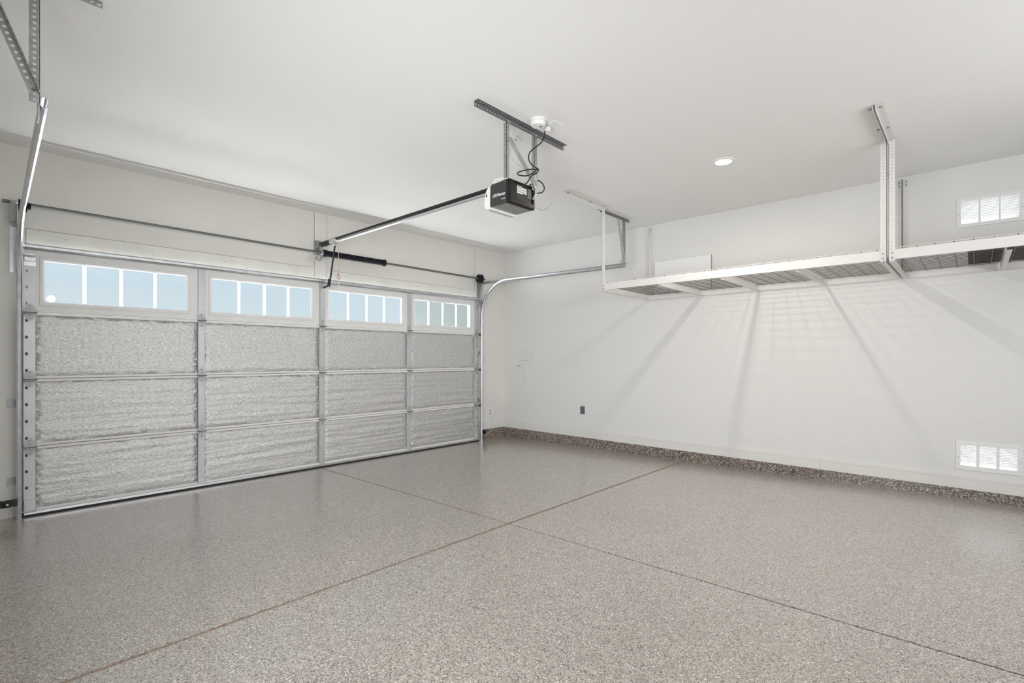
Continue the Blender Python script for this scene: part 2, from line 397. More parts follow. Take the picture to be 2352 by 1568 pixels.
for si, (z0, z1) in enumerate(SEC):
    sb = MB()
    top = si == 3
    sb.box(FX0, FX1, 5.466, 5.474, z0 - .012, z0 + .002)
    if not top: sb.box(FX0, FX1, 5.458, 5.474, z0, z1)
    else:
        sb.box(FX0, FX1, 5.430, 5.462, z0, GZ0 - .012); sb.box(FX0, FX1, 5.430, 5.462, GZ1 + .012, z1)
        xs = [FX0] + [c for a, b in WIN for c in (a - .012, b + .012)] + [FX1]
        for k in range(0, len(xs), 2): sb.box(xs[k], xs[k + 1], 5.430, 5.462, GZ0 - .012, GZ1 + .012)
    sec = sb.build('door_section', 'door_steel', door)
    # rolled top and bottom lips, each with a shallow groove
    for (a, b) in ((z0, z0 + .020), (z1 - .020, z1)):
        lb = MB()
        for X_0, X_1 in BAYS:
            lb.box(X_0, X_1, 5.424, 5.458, a, b, c=.003)
        lb.build('lip_rail', 'door_steel', sec, stuff=True)
    # end stiles with round access holes
    for x0, x1, vc in ((FX0, FX0 + .068, .25), (FX1 - .068, FX1, .75)):
        st = MB(); st.perf((x0, 5.418, z0), (0, 0, 1), (1, 0, 0), z1 - z0, x1 - x0, .0015, pitch=.128, ru=.013, rv=.010, vc=vc, n=(0, 1, 0))
        st.box(x0, x0 + .0015, 5.4195, 5.458, z0, z1); st.box(x1 - .0015, x1, 5.4195, 5.458, z0, z1)
        st.build('end_stile', 'stile', sec)
        MB().box(x0 + .002, x1 - .002, 5.446, 5.457, z0 + .002, z1 - .002).build('stile_back', 'galv_dark', sec)  # dark colour stands in for the shade inside the stile, behind its holes
        dt = MB()
        for k in range(9):
            dt.tube([(x0 + .045, 5.4172, z0 + .20 + k * .012), (x0 + .045, 5.4184, z0 + .20 + k * .012)], .0016, 6)
        dt.build('punch_mark', 'galv_dark', sec, stuff=True)
    for x0, x1 in STX:
        st = MB(); st.box(x0, x1, 5.418, 5.430, z0, z1, c=.002); st.box(x0 + .002, x1 - .002, 5.430, 5.458, z0, z1)
        if top and x0 == 2.700: st.box(x0 + .004, x1 - .004, 5.408, 5.418, 1.66, 2.09, c=.002)
        st.build('centre_stile', 'stile', sec)
        dt = MB()
        for zz in (z0 + .06, z0 + .085, z1 - .06, z1 - .085):
            dt.tube([(x0 + .036 + (.006 if int(zz * 1000) % 2 else 0), 5.4165, zz), (x0 + .036, 5.4185, zz)], .003, 6)
        dt.build('screw', 'galv_dark', sec, stuff=True)
    if not top:
        for k, (x0, x1) in enumerate(BAYS):
            foil_panel(x0 + .002, x1 - .002, z0 + .021, z1 - .021, si * 5 + k + 1, si, sec)
    else:
        for k, (g0, g1) in enumerate(WIN):
            fr = MB(); a, b = g0 - .030, g1 + .030; c, d_ = GZ0 - .032, GZ1 + .034
            fr.box(a, b, 5.424, 5.430, c, GZ0 - .010, c=.002); fr.box(a, b, 5.424, 5.430, GZ1 + .010, d_, c=.002)
            fr.box(a, g0 - .010, 5.424, 5.430, GZ0 - .010, GZ1 + .010, c=.002); fr.box(g1 + .010, b, 5.424, 5.430, GZ0 - .010, GZ1 + .010, c=.002)
            fr.build('window_frame', 'door_steel', sec)
            il = MB()
            il.box(g0 - .010, g1 + .010, 5.424, 5.452, GZ0 - .010, GZ0, c=.002); il.box(g0 - .010, g1 + .010, 5.424, 5.452, GZ1, GZ1 + .010, c=.002)
            il.box(g0 - .010, g0, 5.424, 5.452, GZ0, GZ1, c=.002); il.box(g1, g1 + .010, 5.424, 5.452, GZ0, GZ1, c=.002)
            il.build('window_bead', 'vinyl', sec)
            wd = (g1 - g0) / 4; ms = []
            for q in range(3):
                xm = g0 + wd * (q + 1) - .004 * (q - 1) * 0
                MB().box(xm - .012, xm + .012, 5.440, 5.460, GZ0, GZ1, c=.003).build('muntin', 'vinyl', sec); ms.append(xm)
            ed = [g0] + ms + [g1]
            for q in range(4):
                p0 = ed[q] + (.012 if q else 0); p1 = ed[q + 1] - (.012 if q < 3 else 0)
                MB().add([(p0, 5.450, GZ0), (p1, 5.450, GZ0), (p1, 5.450, GZ1), (p0, 5.450, GZ1)], [(0, 1, 2, 3)]).build('window_pane', 'glass', sec)
            sc = MB()
            for q in range(5):
                for zz in (GZ0 - .022, GZ1 + .022):
                    xx = g0 - .015 + q * (g1 - g0 + .03) / 4; sc.tube([(xx, 5.4225, zz), (xx, 5.4245, zz)], .003, 6)
            for xx in (g0 - .020, g1 + .020):
                sc.tube([(xx, 5.4225, (GZ0 + GZ1) / 2), (xx, 5.4245, (GZ0 + GZ1) / 2)], .003, 6)
            sc.build('frame_screw', 'galv_dull', sec, stuff=True)

def hinge(x, z, wdt, parent, rod=None):
    h = MB(); y = 5.4165; w2 = wdt / 2
    for s_ in (1, -1):
        h.prism([(x - w2, y, z + s_ * .006), (x + w2, y, z + s_ * .006), (x + w2 * .95, y, z + s_ * .030), (x + w2 * .35, y, z + s_ * .066), (x - w2 * .35, y, z + s_ * .066), (x - w2 * .95, y, z + s_ * .030)], (0, 1, 0), -.0022)
    h.box(x - w2, x + w2, y - .020, y - .002, z - .008, z + .008, c=.003)
    hg = h.build('hinge', 'hinge', door)
    MB().tube([(x - w2 - .006, y - .018, z - .004), (x + w2 + .006, y - .018, z - .004)], .0055, 8).build('hinge_pin', 'galv_dark', hg)
    b = MB()
    for s_ in (1, -1):
        for zz in (.022, .050): b.tube([(x, y - .0055, z + s_ * zz), (x, y - .002, z + s_ * zz)], .0045, 6)
    b.build('hinge_bolt', 'galv_dark', hg, stuff=True)
    return hg
for z in (.542, 1.070, 1.592):
    for x0, x1 in STX: hinge((x0 + x1) / 2, z, .062, door)
    for s_, x in ((-1, FX0 + .036), (1, FX1 - .036)):
        hg = hinge(x, z, .070, door)
        MB().tube([(x - s_ * .030, 5.392, z - .012), (x + s_ * .050, 5.405, z - .012)], .0052, 8).build('roller_stem', 'galv', hg)
        MB().tube([(x + s_ * .050, 5.405, z - .012), (x + s_ * .066, 5.405, z - .012)], .021, 14).build('roller', 'galv_dark', hg)
# top and bottom corner brackets with their rollers
for s_, x in ((-1, FX0 + .036), (1, FX1 - .036)):
    tb = MB(); tb.box(x - .034, x + .034, 5.398, 5.416, 1.985, 2.020, c=.003); tb.box(x - .034, x + .034, 5.410, 5.416, 1.95, 2.045)
    t_ = tb.build('top_bracket', 'galv', door)
    MB().tube([(x - s_ * .03, 5.390, 2.028), (x + s_ * .055, 5.395, 2.028)], .0055, 8).build('roller_stem', 'galv', t_)
    bbk = MB(); bbk.box(x - .034, x + .034, 5.408, 5.416, .03, .13, c=.002)
    bk = bbk.build('bottom_bracket', 'stile', door)
    MB().tube([(x - s_ * .03, 5.40, .045), (x + s_ * .055, 5.402, .045)], .0055, 8).build('roller_stem', 'galv', bk)
# hat-shaped reinforcing strut across the top edge
prof = [(5.416, 2.076), (5.400, 2.076), (5.394, 2.084), (5.372, 2.086), (5.368, 2.090), (5.368, 2.108), (5.372, 2.112), (5.394, 2.114), (5.400, 2.122), (5.416, 2.124), (5.416, 2.1215), (5.402, 2.1195), (5.396, 2.1115), (5.372, 2.1095), (5.3705, 2.107), (5.3705, 2.091), (5.372, 2.0885), (5.396, 2.0865), (5.402, 2.0785), (5.416, 2.0785)]
MB().sweep(prof, [((x, 0, 0), (0, 1, 0), (0, 0, 1)) for x in (FX0 + .004, FX1 - .012)]).build('reinforcing_strut', 'galv', door)
MB().box(FX0, FX1, 5.414, 5.474, .012, .036, c=.003).build('bottom_rail', 'galv', door)
MB().box(FX0 - .01, FX1 + .01, 5.402, 5.480, -.001, .014, c=.003).build('bottom_seal', 'rubber', door)
for x0, x1 in ((FX0 - .012, FX0 - .003), (FX1 + .003, FX1 + .012)):
    MB().box(x0, x1, 5.435, 5.470, .01, 2.10, c=.002).build('side_seal', 'rubber', door)
    xc = (x0 + x1) / 2; MB().tube([(xc, 5.385, .06), (xc, 5.378, 2.36)], .0018, 6).build('lift_cable', 'galv_dark', door)
# bracket in the middle that the opener arm pulls
MB().box(2.712, 2.752, 5.396, 5.408, 1.985, 2.07, c=.002).build('arm_bracket', 'galv', door)

# ---------------------------------------------------------------- door tracks
def track(name, xb, xe, s_, yend, label):
    t = thing(name, (xb, 5.40, 0), label, 'door track', 'curved door tracks')
    R, yv, zc = .50, 5.400, 1.835
    pr = [(-.014, -.018), (-.003, -.0265), (.008, -.024), (.016, -.012), (.016, .012), (.008, .024), (-.003, .0265), (-.014, .018), (-.012, .0165), (-.0035, .0235), (.006, .0215), (.0135, .011), (.0135, -.011), (.006, -.0215), (-.0035, -.0235), (-.012, -.0165)]
    pr = [(a * s_, b) for a, b in pr]
    fr = [((xb, yv, -.001 + fz(5.4)), (1, 0, 0), (0, 1, 0)), ((xb, yv, zc - .2), (1, 0, 0), (0, 1, 0))]
    MB().sweep(pr, fr).build('vertical_track', 'galv', t, smooth=True)
    fr = [((xb, yv, zc - .198), (1, 0, 0), (0, 1, 0))]
    K = 16
    for k in range(K + 1):
        a = k / K * PI / 2; y = yv - R + R * math.cos(a); z = zc + R * math.sin(a)
        fr.append(((xb, y, z), (1, 0, 0), (0, math.cos(a), math.sin(a))))
    fr.append(((xe, yend, 2.335 + (.04 if s_ < 0 else -.01)), (1, 0, 0), (0, 0, 1)))
    MB().sweep(pr, fr).build('horizontal_track', 'galv', t, smooth=True)
    MB().box(xe + s_ * .018, xe + s_ * .014, yend, yend + .07, 2.30, 2.40).build('track_end_plate', 'galv', t)
    return t
tl = track('door_track', .283, .240, -1, 3.06, 'galvanised door track left of the garage door, bending up to the ceiling')
tr = track('door_track', 5.200, 5.250, 1, 3.02, 'galvanised door track right of the garage door, curving back beside the wall')
# brackets holding the tracks to the wall
def jamb_bracket(parent, x, z, s_):
    b = MB(); b.box(x - .026, x + .026, YW - .004, YW, z - .032, z + .032, c=.001)
    b.box(x - s_ * .026 - .0015, x - s_ * .026 + .0015, 5.40, YW, z - .030, z + .030)
    o = b.build('jamb_bracket', 'galv_dull', parent)
    MB().tube([(x + s_ * .004, YW - .010, z), (x + s_ * .004, YW - .004, z)], .007, 6).build('lag_bolt', 'galv_dull', o)
for z in (.279, .882): jamb_bracket(tl, .243, z, -1)
jamb_bracket(tr, 5.235, .60, 1); jamb_bracket(tr, 5.235, 1.30, 1)
fb = MB(); fb.box(.234, .281, YW - .004, YW, 1.895, 2.26, c=.001); fb.box(.2785, .281, 5.40, YW, 1.895, 2.26)
fb.prism([(.240, YW - .002, 2.25), (.283, YW - .002, 2.25), (.283, YW - .06, 2.262), (.240, YW - .06, 2.262)], (0, 0, 1), .003)
o = fb.build('flag_bracket', 'galv', tl)
b_ = MB()
for z in (2.19, 2.05, 1.93): b_.tube([(.256, YW - .010, z), (.256, YW - .004, z)], .007, 6)
b_.build('lag_bolt', 'galv', o, stuff=True)
fb = MB(); fb.box(5.184, 5.222, YW - .004, YW, 2.13, 2.34, c=.001); fb.box(5.219, 5.222, 5.40, YW, 2.0, 2.34)
fb.build('flag_bracket', 'galv_dull', tr)
MB().angle((5.222, 5.47, 2.335), (0, -1, 0), (0, 0, 1), (1, 0, 0), .42, W=.030, ru=.0045, rv=.004).build('corner_brace', 'galv_dull', tr)

# track hangers of punched angle
def hanger(name, parts, label):
    t = thing(name, parts[0][1][0], label, 'track hanger', 'punched-angle track hangers'); t.location = parts[0][1][0]; OFF[t] = Vector(parts[0][1][0])
    for n, a, kw, m in parts:
        MB().angle(*a, **kw).build(n, m, t)
    return t
hh = hanger('track_hanger', [
    ('ceiling_angle', ((.432, 2.972, CZ - .0005), (-1, 0, 0), (0, 0, -1), (0, 1, 0), 1.0), dict(W=.030, ru=.0075, rv=.0065), 'galv_dull'),
    ('strap', ((.226, 3.046, 2.360), (0, 0, 1), (-1, 0, 0), (0, 1, 0), .518), dict(W=.036, ru=.0062, rv=.0068), 'galv_dull')],
    'punched steel hanger at the upper left holding the left door track')
dv = Vector((-.38, 0, 1)).normalized(); pv = Vector((-1, 0, -.38)).normalized()
MB().angle(Vector((.224, 3.043, 2.405)), dv, pv, (0, -1, 0), .48, W=.034, ru=.0062, rv=.0068).build('diagonal_brace', 'galv_dull', hh)
MB().tube([(.208, 3.035, 2.415), (.208, 3.06, 2.415)], .008, 6).build('bolt', 'galv_dark', hh)
hr = hanger('track_hanger', [
    ('ceiling_angle', ((4.745, 3.035, CZ - .0005), (1, 0, 0), (0, 0, -1), (0, 1, 0), .63), dict(W=.034, ru=.006, rv=.0055), 'galv_dark'),  # dark steel colour also holds its backlit shade
    ('strap', ((5.275, 3.045, 2.32), (0, 0, 1), (1, 0, 0), (0, 1, 0), .54), dict(W=.030, ru=.005, rv=.005), 'galv_dull')],
    'punched steel hanger near the rack corner holding the right door track')
dv = Vector((-.145, 0, .52)).normalized(); pv = Vector((.52, 0, .145)).normalized()
MB().angle((5.262, 3.030, 2.335), dv, pv, (0, 1, 0), .535, W=.024, ru=.0045, rv=.004).build('diagonal_brace', 'galv', hr)
MB().tube([(5.285, 3.02, 2.345), (5.285, 3.05, 2.345)], .007, 6).build('bolt', 'galv_dark', hr)

# ---------------------------------------------------------------- torsion shaft, spring and drums
ts = thing('torsion_shaft', (2.72, 5.37, 2.41), 'long grey torsion shaft with black spring above the garage door', 'torsion shaft')
MB().tube([(.190, 5.37, 2.416), (5.250, 5.37, 2.402)], .0127, 14).build('shaft', 'shaft', ts, smooth=True)
sp = MB(); pts = []; turns = 74; x0, x1 = 2.735, 3.505
for k in range(turns * 8 + 1):
    a = k / 8 * 2 * PI; pts.append((x0 + (x1 - x0) * k / (turns * 8), 5.37 + .030 * math.cos(a), 2.409 + .030 * math.sin(a)))
sp.tube(pts, .0053, 4)
sp.build('spring', 'spring', ts, smooth=True)
sc = MB(); sc.tube([(2.712, 5.37, 2.409), (2.722, 5.37, 2.409), (2.735, 5.37, 2.409), (2.77, 5.37, 2.409)], [.030, .041, .041, .034], 16)
sc.build('spring_cone', 'spring', ts, smooth=True); sc = MB()
sc.tube([(3.475, 5.37, 2.407), (3.505, 5.37, 2.407), (3.518, 5.37, 2.407), (3.528, 5.37, 2.407)], [.034, .041, .043, .024], 16)
sc.build('spring_cone', 'spring', ts, smooth=True)
mk = MB()
for x in (2.92, 3.07, 3.22, 3.35):
    mk.tube([(x, 5.37 - .0358, 2.409 - .004), (x + .012, 5.37 - .034, 2.409 + .018)], .0013, 4)
mk.build('paint_mark', 'galv_dull', ts, stuff=True)
for nm, x, s_, rr in (('cable_drum', 5.142, 1, .062), ('cable_drum', .302, -1, .048)):
    dr = MB(); dr.tube([(x - .024, 5.37, 2.402), (x - .022, 5.37, 2.402), (x - .018, 5.37, 2.402), (x - .015, 5.37, 2.402), (x + .016, 5.37, 2.402), (x + .018, 5.37, 2.402), (x + .024, 5.37, 2.402), (x + .026, 5.37, 2.402)],
                       [rr * .6, rr, rr, rr * .86, rr * .86, rr, rr, rr * .4], 24)
    dr.tube([(x + .024, 5.37, 2.402), (x + .044, 5.37, 2.402)], .026, 12)
    dr.build(nm, 'spring', ts, smooth=True)
bp_ = MB()
bp_.box(5.190, 5.194, 5.335, YW, 2.325, 2.45, c=.001); bp_.tube([(5.186, 5.37, 2.402), (5.200, 5.37, 2.402)], .026, 14)
bp_.build('bearing_plate', 'galv_dark', ts)
bp2 = MB(); bp2.prism([(.270, 5.34, 2.25), (.270, YW, 2.25), (.270, YW, 2.44), (.270, 5.34, 2.44)], (1, 0, 0), .003); bp2.prism([(.234, 5.345, 2.425), (.272, 5.345, 2.425), (.272, YW - .03, 2.27), (.234, YW - .03, 2.27)], (0, .3, .1), .008)
bp2.tube([(.262, 5.37, 2.415), (.276, 5.37, 2.415)], .024, 12)
bp2.build('bearing_plate', 'galv', ts)
cbk = MB(); cbk.box(2.690, 2.712, 5.38, YW - .006, 2.34, 2.52, c=.002); cbk.tube([(2.688, 5.37, 2.41), (2.713, 5.37, 2.41)], .028, 14)
cbk.box(2.66, 2.735, YW - .012, YW - .006, 2.33, 2.55, c=.002)
cbk.build('centre_bearing', 'galv_dull', ts)

# warning tag dangling by the spring
tg = thing('warning_tag', (2.63, 5.35, 2.29), 'small pale warning tag tied left of the black spring', 'tag')
u = Vector((.96, 0, -.25)).normalized(); n_ = Vector((0, 1, 0)); v_ = Vector((-.25, 0, -.96)).normalized()
MB().obox((2.632, 5.352, 2.338), u, n_, v_, .033, .0008, .036).build('card', 'label_tag', tg)
l_ = MB()
for k in (-.5, 0, .5): l_.obox(Vector((2.632, 5.3505, 2.340)) + u * .033 * k, u, n_, v_, .003, .0006, .028)
l_.build('print_line', 'grey_print', tg, stuff=True)
MB().tube([(2.650, 5.352, 2.368), (2.672, 5.36, 2.388), (2.69, 5.37, 2.40)], .0012, 5).build('tie', 'label_tag', tg)

# ---------------------------------------------------------------- opener
op = thing('door_opener', (2.69, 2.46, 2.31), 'black boxy garage door opener with white light lens hanging mid ceiling', 'door opener')
OX0, OX1, OZ0, OZ1 = 2.557, 2.828, 2.318, 2.482
hs = MB(); hs.box(OX0 + .004, OX1 - .004, 2.395, 2.558, OZ0 + .004, OZ1, c=.004); hs.build('housing', 'galv_dark', op)
sdp = MB(); sdp.prism([(OX0, 2.402, OZ0), (OX0, 2.562, OZ0), (OX0, 2.572, OZ0 + .06), (OX0, 2.566, OZ1 - .02), (OX0, 2.556, OZ1 - .012), (OX0, 2.402, OZ1 + .002)], (1, 0, 0), .004)
sidep = sdp.build('side_panel', 'charcoal', op)
MB().prism([(OX1 - .004, 2.402, OZ0), (OX1 - .004, 2.562, OZ0), (OX1 - .004, 2.572, OZ0 + .06), (OX1 - .004, 2.556, OZ1 - .012), (OX1 - .004, 2.402, OZ1 + .002)], (1, 0, 0), .004).build('side_panel', 'charcoal', op)
MB().box(OX0 + .006, OX1 - .006, 2.405, 2.556, OZ0 - .0015, OZ0 + .004).build('bottom_plate', 'galv_dull', op)
# rear cover: hollowed black shell with bevelled rim
rc = MB(); yr = 2.366
rc.box(OX0 - .001, OX1 + .001, yr + .012, 2.404, OZ0 - .004, OZ1 + .004, c=.008)
ro, ri = [(OX0 + .001, OZ0 - .002), (OX1 - .001, OZ0 - .002), (OX1 - .001, OZ1 + .002), (OX0 + .001, OZ1 + .002)], [(OX0 + .030, OZ0 + .034), (OX1 - .022, OZ0 + .034), (OX1 - .022, OZ1 - .012), (OX0 + .030, OZ1 - .012)]
vs = [(x, yr + .014, z) for x, z in ro] + [(x + (.006 if i in (0, 3) else -.006), yr, z + (.006 if i < 2 else -.006)) for i, (x, z) in enumerate(ro)] + [(x, yr, z) for x, z in ri] + [(x, yr + .009, z) for x, z in ri]
fs = []
for k in range(3):
    for i in range(4): j = (i + 1) % 4; fs.append((k * 4 + i, k * 4 + j, (k + 1) * 4 + j, (k + 1) * 4 + i))
fs.append((12, 13, 14, 15)); rc.add(vs, fs)
rear = rc.build('rear_cover', 'black', op)
lb = MB()
for i, (a, b, z) in enumerate(((2.640, 2.735, 2.452), (2.638, 2.742, 2.441), (2.638, 2.742, 2.4335), (2.638, 2.742, 2.424), (2.638, 2.742, 2.4165), (2.638, 2.742, 2.407), (2.638, 2.695, 2.400))):
    if i == 0:
        lb.box(a, a + .05, yr + .0080, yr + .0088, z, z + .003)
    else: lb.box(a, b, yr + .0080, yr + .0088, z, z + .0058)
lb.build('warning_label', 'print', rear, stuff=True)
lb = MB(); lb.box(2.752, 2.795, yr + .0080, yr + .0088, 2.385, 2.458)
for i in range(5): lb.box(2.638, 2.70 + .012 * (i % 3), yr + .0080, yr + .0086, 2.389 - i * .007, 2.3905 - i * .007)
lb.build('rating_label', 'grey_print', rear, stuff=True)
# white lens, rounded front, with ribs underneath
def lens_ring(x):
    return [(x, 2.560, OZ1 - .010), (x, 2.585, OZ1 - .020), (x, 2.608, OZ1 - .045), (x, 2.622, OZ0 + .075), (x, 2.628, OZ0 + .045), (x, 2.626, OZ0 + .018), (x, 2.612, OZ0 - .008), (x, 2.585, OZ0 - .018), (x, 2.562, OZ0 - .014)]
ln = MB(); rings = []
for x, sc_ in ((OX0 - .002, .90), (OX0 + .012, .98), (OX0 + .03, 1.0), (OX1 - .03, 1.0), (OX1 - .012, .98), (OX1 + .002, .90)):
    r_ = [(px, 2.56 + (py - 2.56) * sc_, 2.4 + (pz - 2.4) * (sc_ * .3 + .7)) for px, py, pz in lens_ring(x)]; rings.append(r_)
K = 9; vs = [p for r_ in rings for p in r_]
fs = [(i * K + k, i * K + (k + 1) % K, (i + 1) * K + (k + 1) % K, (i + 1) * K + k) for i in range(5) for k in range(K)] + [list(range(K)), [5 * K + k for k in range(K)][::-1]]
ln.add(vs, fs); lens = ln.build('light_lens', 'white_plastic', op, smooth=True)
rb = MB()
for k in range(15):
    x = OX0 + .025 + k * .0158; rb.prism([(x, 2.566, OZ0 - .0145), (x, 2.585, OZ0 - .0195), (x, 2.610, OZ0 - .010), (x, 2.585, OZ0 - .0165)], (1, 0, 0), .004)
rb.build('lens_rib', 'galv_dull', lens, stuff=True)
MB().prism([(OX0 - .0032, 2.588, 2.398), (OX0 - .0032, 2.606, 2.398), (OX0 - .0032, 2.597, 2.424)], (1, 0, 0), .002).build('lens_slot', 'black', lens)
# writing on the side panel
def text(body, size, loc, u, v, m, parent, shear=.25, sx=1.0, name='lettering', ext=.0004):
    c = bpy.data.curves.new(name, 'FONT'); c.body = body; c.size = size; c.shear = shear; c.extrude = ext; c.offset = size * .018
    tmp = bpy.data.objects.new('tmp_text', c); COL.objects.link(tmp)
    dg = bpy.context.evaluated_depsgraph_get(); me = bpy.data.meshes.new_from_object(tmp.evaluated_get(dg))
    bpy.data.objects.remove(tmp); u, v = Vector(u), Vector(v); n = u.cross(v); off = OFF[parent]
    for vert in me.vertices:
        p = vert.co; vert.co = Vector(loc) + u * p.x * sx + v * p.y + n * p.z - off
    me.materials.clear(); me.materials.append(M[m]); ob = bpy.data.objects.new(name, me); COL.objects.link(ob); ob.parent = parent; OFF[ob] = off
    ob['kind'] = 'stuff'
    return ob
text('LiftMaster', .031, (OX0 - .0006, 2.538, 2.379), (0, -1, 0), (0, 0, 1), 'print', sidep, sx=.98)
text('Security+', .011, (OX0 - .0006, 2.452, 2.350), (0, -1, 0), (0, 0, 1), 'print', sidep)
b_ = MB()
for y in (2.556, 2.412): b_.tube([(OX0 - .002, y, OZ1 - .014), (OX0 + .001, y, OZ1 - .014)], .003, 8)
b_.build('panel_screw', 'galv', sidep, stuff=True)
# rail with its pale underside, belt trolley, arm, header bracket
RX = 2.700
rail = MB(); rail.box(RX - .019, RX + .019, 2.60, 5.425, 2.494, 2.522, c=.003); rl = rail.build('rail', 'black', op)
MB().box(RX - .012, RX + .012, 2.60, 5.20, 2.476, 2.4935, c=.002).build('rail_underside', 'galv', rl)
tb = MB()
tb.prism([(RX - .026, 5.02, 2.468), (RX - .026, 5.14, 2.468), (RX - .026, 5.16, 2.50), (RX - .026, 5.13, 2.528), (RX - .026, 5.05, 2.528), (RX - .026, 5.01, 2.50)], (1, 0, 0), .052)
tb.box(RX - .016, RX + .016, 5.05, 5.11, 2.445, 2.470, c=.004)
tb.build('trolley', 'galv', op)
MB().box(RX - .014, RX + .014, 5.17, 5.36, 2.472, 2.492, c=.004).build('belt_link', 'black', op)
hb = MB(); hb.box(RX - .026, RX + .026, 5.40, 5.46, 2.465, 2.545, c=.002); hb.box(RX - .03, RX + .03, 5.455, YW - .007, 2.44, 2.56, c=.002); hb.tube([(RX - .025, 5.41, 2.50), (RX + .025, 5.41, 2.50)], .022, 12)
hb.build('header_bracket', 'galv_dull', op)
arm = MB(); a = Vector((RX + .008, 5.085, 2.455)); b = Vector((RX + .062, 5.315, 2.030)); dd = (b - a).normalized()
arm.obox((a + b) / 2, dd, Vector((1, 0, 0)).cross(dd), (1, 0, 0), (b - a).length / 2, .010, .005)
b0 = Vector((RX + .052, 5.300, 2.115))
arm.tube([b0, (RX + .055, 5.325, 2.055), (RX + .050, 5.345, 2.035), (RX + .035, 5.375, 2.026), (RX + .028, 5.395, 2.026)], .0105, 6)
arm.build('door_arm', 'black_arm', op)
MB().tube([(RX + .002, 5.392, 2.026), (RX + .052, 5.392, 2.026)], .013, 10).build('arm_clevis', 'galv', op)
cord = MB().tube([(RX + .030, 5.07, 2.462), (RX + .040, 5.07, 2.43), (RX + .041, 5.07, 2.39), (RX + .041, 5.07, 2.15)], .0028, 6)
rc_ = cord.build('release_cord', 'cord_pale', op)
hn = MB(); hn.tube([(RX + .041, 5.07, 2.15), (RX + .028, 5.07, 2.125), (RX + .026, 5.07, 2.100), (RX + .040, 5.07, 2.088), (RX + .056, 5.07, 2.092), (RX + .058, 5.07, 2.110), (RX + .041, 5.07, 2.146)], .0035, 6)
hn.build('release_handle', 'red', rc_); MB().tube([(RX + .045, 5.07, 2.088), (RX + .046, 5.07, 2.03), (RX + .050, 5.07, 1.965)], .002, 6).build('cord_tail', 'white_plastic', rc_)
# hanging straps on top of the housing
MB().perf((OX0 + .008, 2.40, OZ1 - .002), (0, 1, 0), (0, 0, 1), .14, .030, .002, n=(1, 0, 0)).build('mounting_plate', 'white_metal', op)
MB().perf((OX1 - .012, 2.37, OZ1 - .02), (0, 1, 0), (0, 0, 1), .16, .034, .002, n=(1, 0, 0)).build('mounting_plate', 'galv_dull', op)
MB().tube([(2.838, 2.37, 2.340), (2.87, 2.37, 2.334), (2.91, 2.37, 2.334), (2.95, 2.37, 2.348), (2.985, 2.37, 2.372), (3.005, 2.37, 2.395), (3.030, 2.37, 2.413)], .0012, 5).build('antenna_wire', 'grey_plate', op)

def smooth_path(P, n=6):
    P = [Vector(p) for p in P]; R = []
    for i in range(len(P) - 1):
        p0, p1, p2, p3 = P[max(i - 1, 0)], P[i], P[i + 1], P[min(i + 2, len(P) - 1)]
        for k in range(n):
            t = k / n; R.append(.5 * ((2 * p1) + (p2 - p0) * t + (2 * p0 - 5 * p1 + 4 * p2 - p3) * t * t + (3 * p1 - p0 - 3 * p2 + p3) * t ** 3))
    R.append(P[-1]); return R
pc = smooth_path([(2.792, 2.25, 2.848), (2.817, 2.27, 2.828), (2.811, 2.29, 2.789), (2.768, 2.3, 2.747), (2.712, 2.32, 2.69), (2.714, 2.33, 2.642), (2.745, 2.325, 2.612), (2.792, 2.31, 2.593), (2.74, 2.27, 2.565), (2.658, 2.28, 2.546), (2.595, 2.32, 2.520), (2.60, 2.325, 2.503), (2.66, 2.31, 2.509), (2.731, 2.31, 2.545), (2.790, 2.315, 2.590), (2.80, 2.32, 2.575), (2.757, 2.34, 2.541), (2.736, 2.37, 2.492), (2.74, 2.42, 2.484)])
pcb = MB().tube(pc, .0043, 7); pcb.tube(smooth_path([(2.80, 2.42, 2.488), (2.83, 2.38, 2.524), (2.88, 2.378, 2.548), (2.93, 2.38, 2.538), (2.95, 2.38, 2.510), (2.935, 2.38, 2.482), (2.90, 2.38, 2.462), (2.84, 2.40, 2.450)]), .0043, 7)
pcb.build('power_cord', 'rubber', op, smooth=True)
wr_ = MB()
for dx in (0, .008, .015): wr_.tube(smooth_path([(2.80 + dx, 2.345, 2.60), (2.79 + dx, 2.34, 2.54), (2.805 + dx, 2.345, 2.49), (2.82 + dx, 2.357, 2.44), (2.80 + dx, 2.358, 2.405), (2.79 + dx, 2.362, 2.385)]), .0014, 5)
wr_.build('signal_wire', 'label_tag', op, smooth=True)
tw = MB().tube(smooth_path([(2.79, 2.52, 2.870), (2.70, 2.48, 2.83), (2.605, 2.4, 2.765), (2.568, 2.37, 2.70), (2.556, 2.365, 2.649), (2.596, 2.355, 2.6), (2.671, 2.35, 2.577), (2.74, 2.35, 2.56)]), .0012, 5)
tw.tube(smooth_path([(2.56, 2.36, 2.72), (2.60, 2.355, 2.70), (2.645, 2.352, 2.672), (2.668, 2.35, 2.63), (2.672, 2.35, 2.60)]), .0012, 5)
tw.build('sensor_wire', 'galv_dull', op)

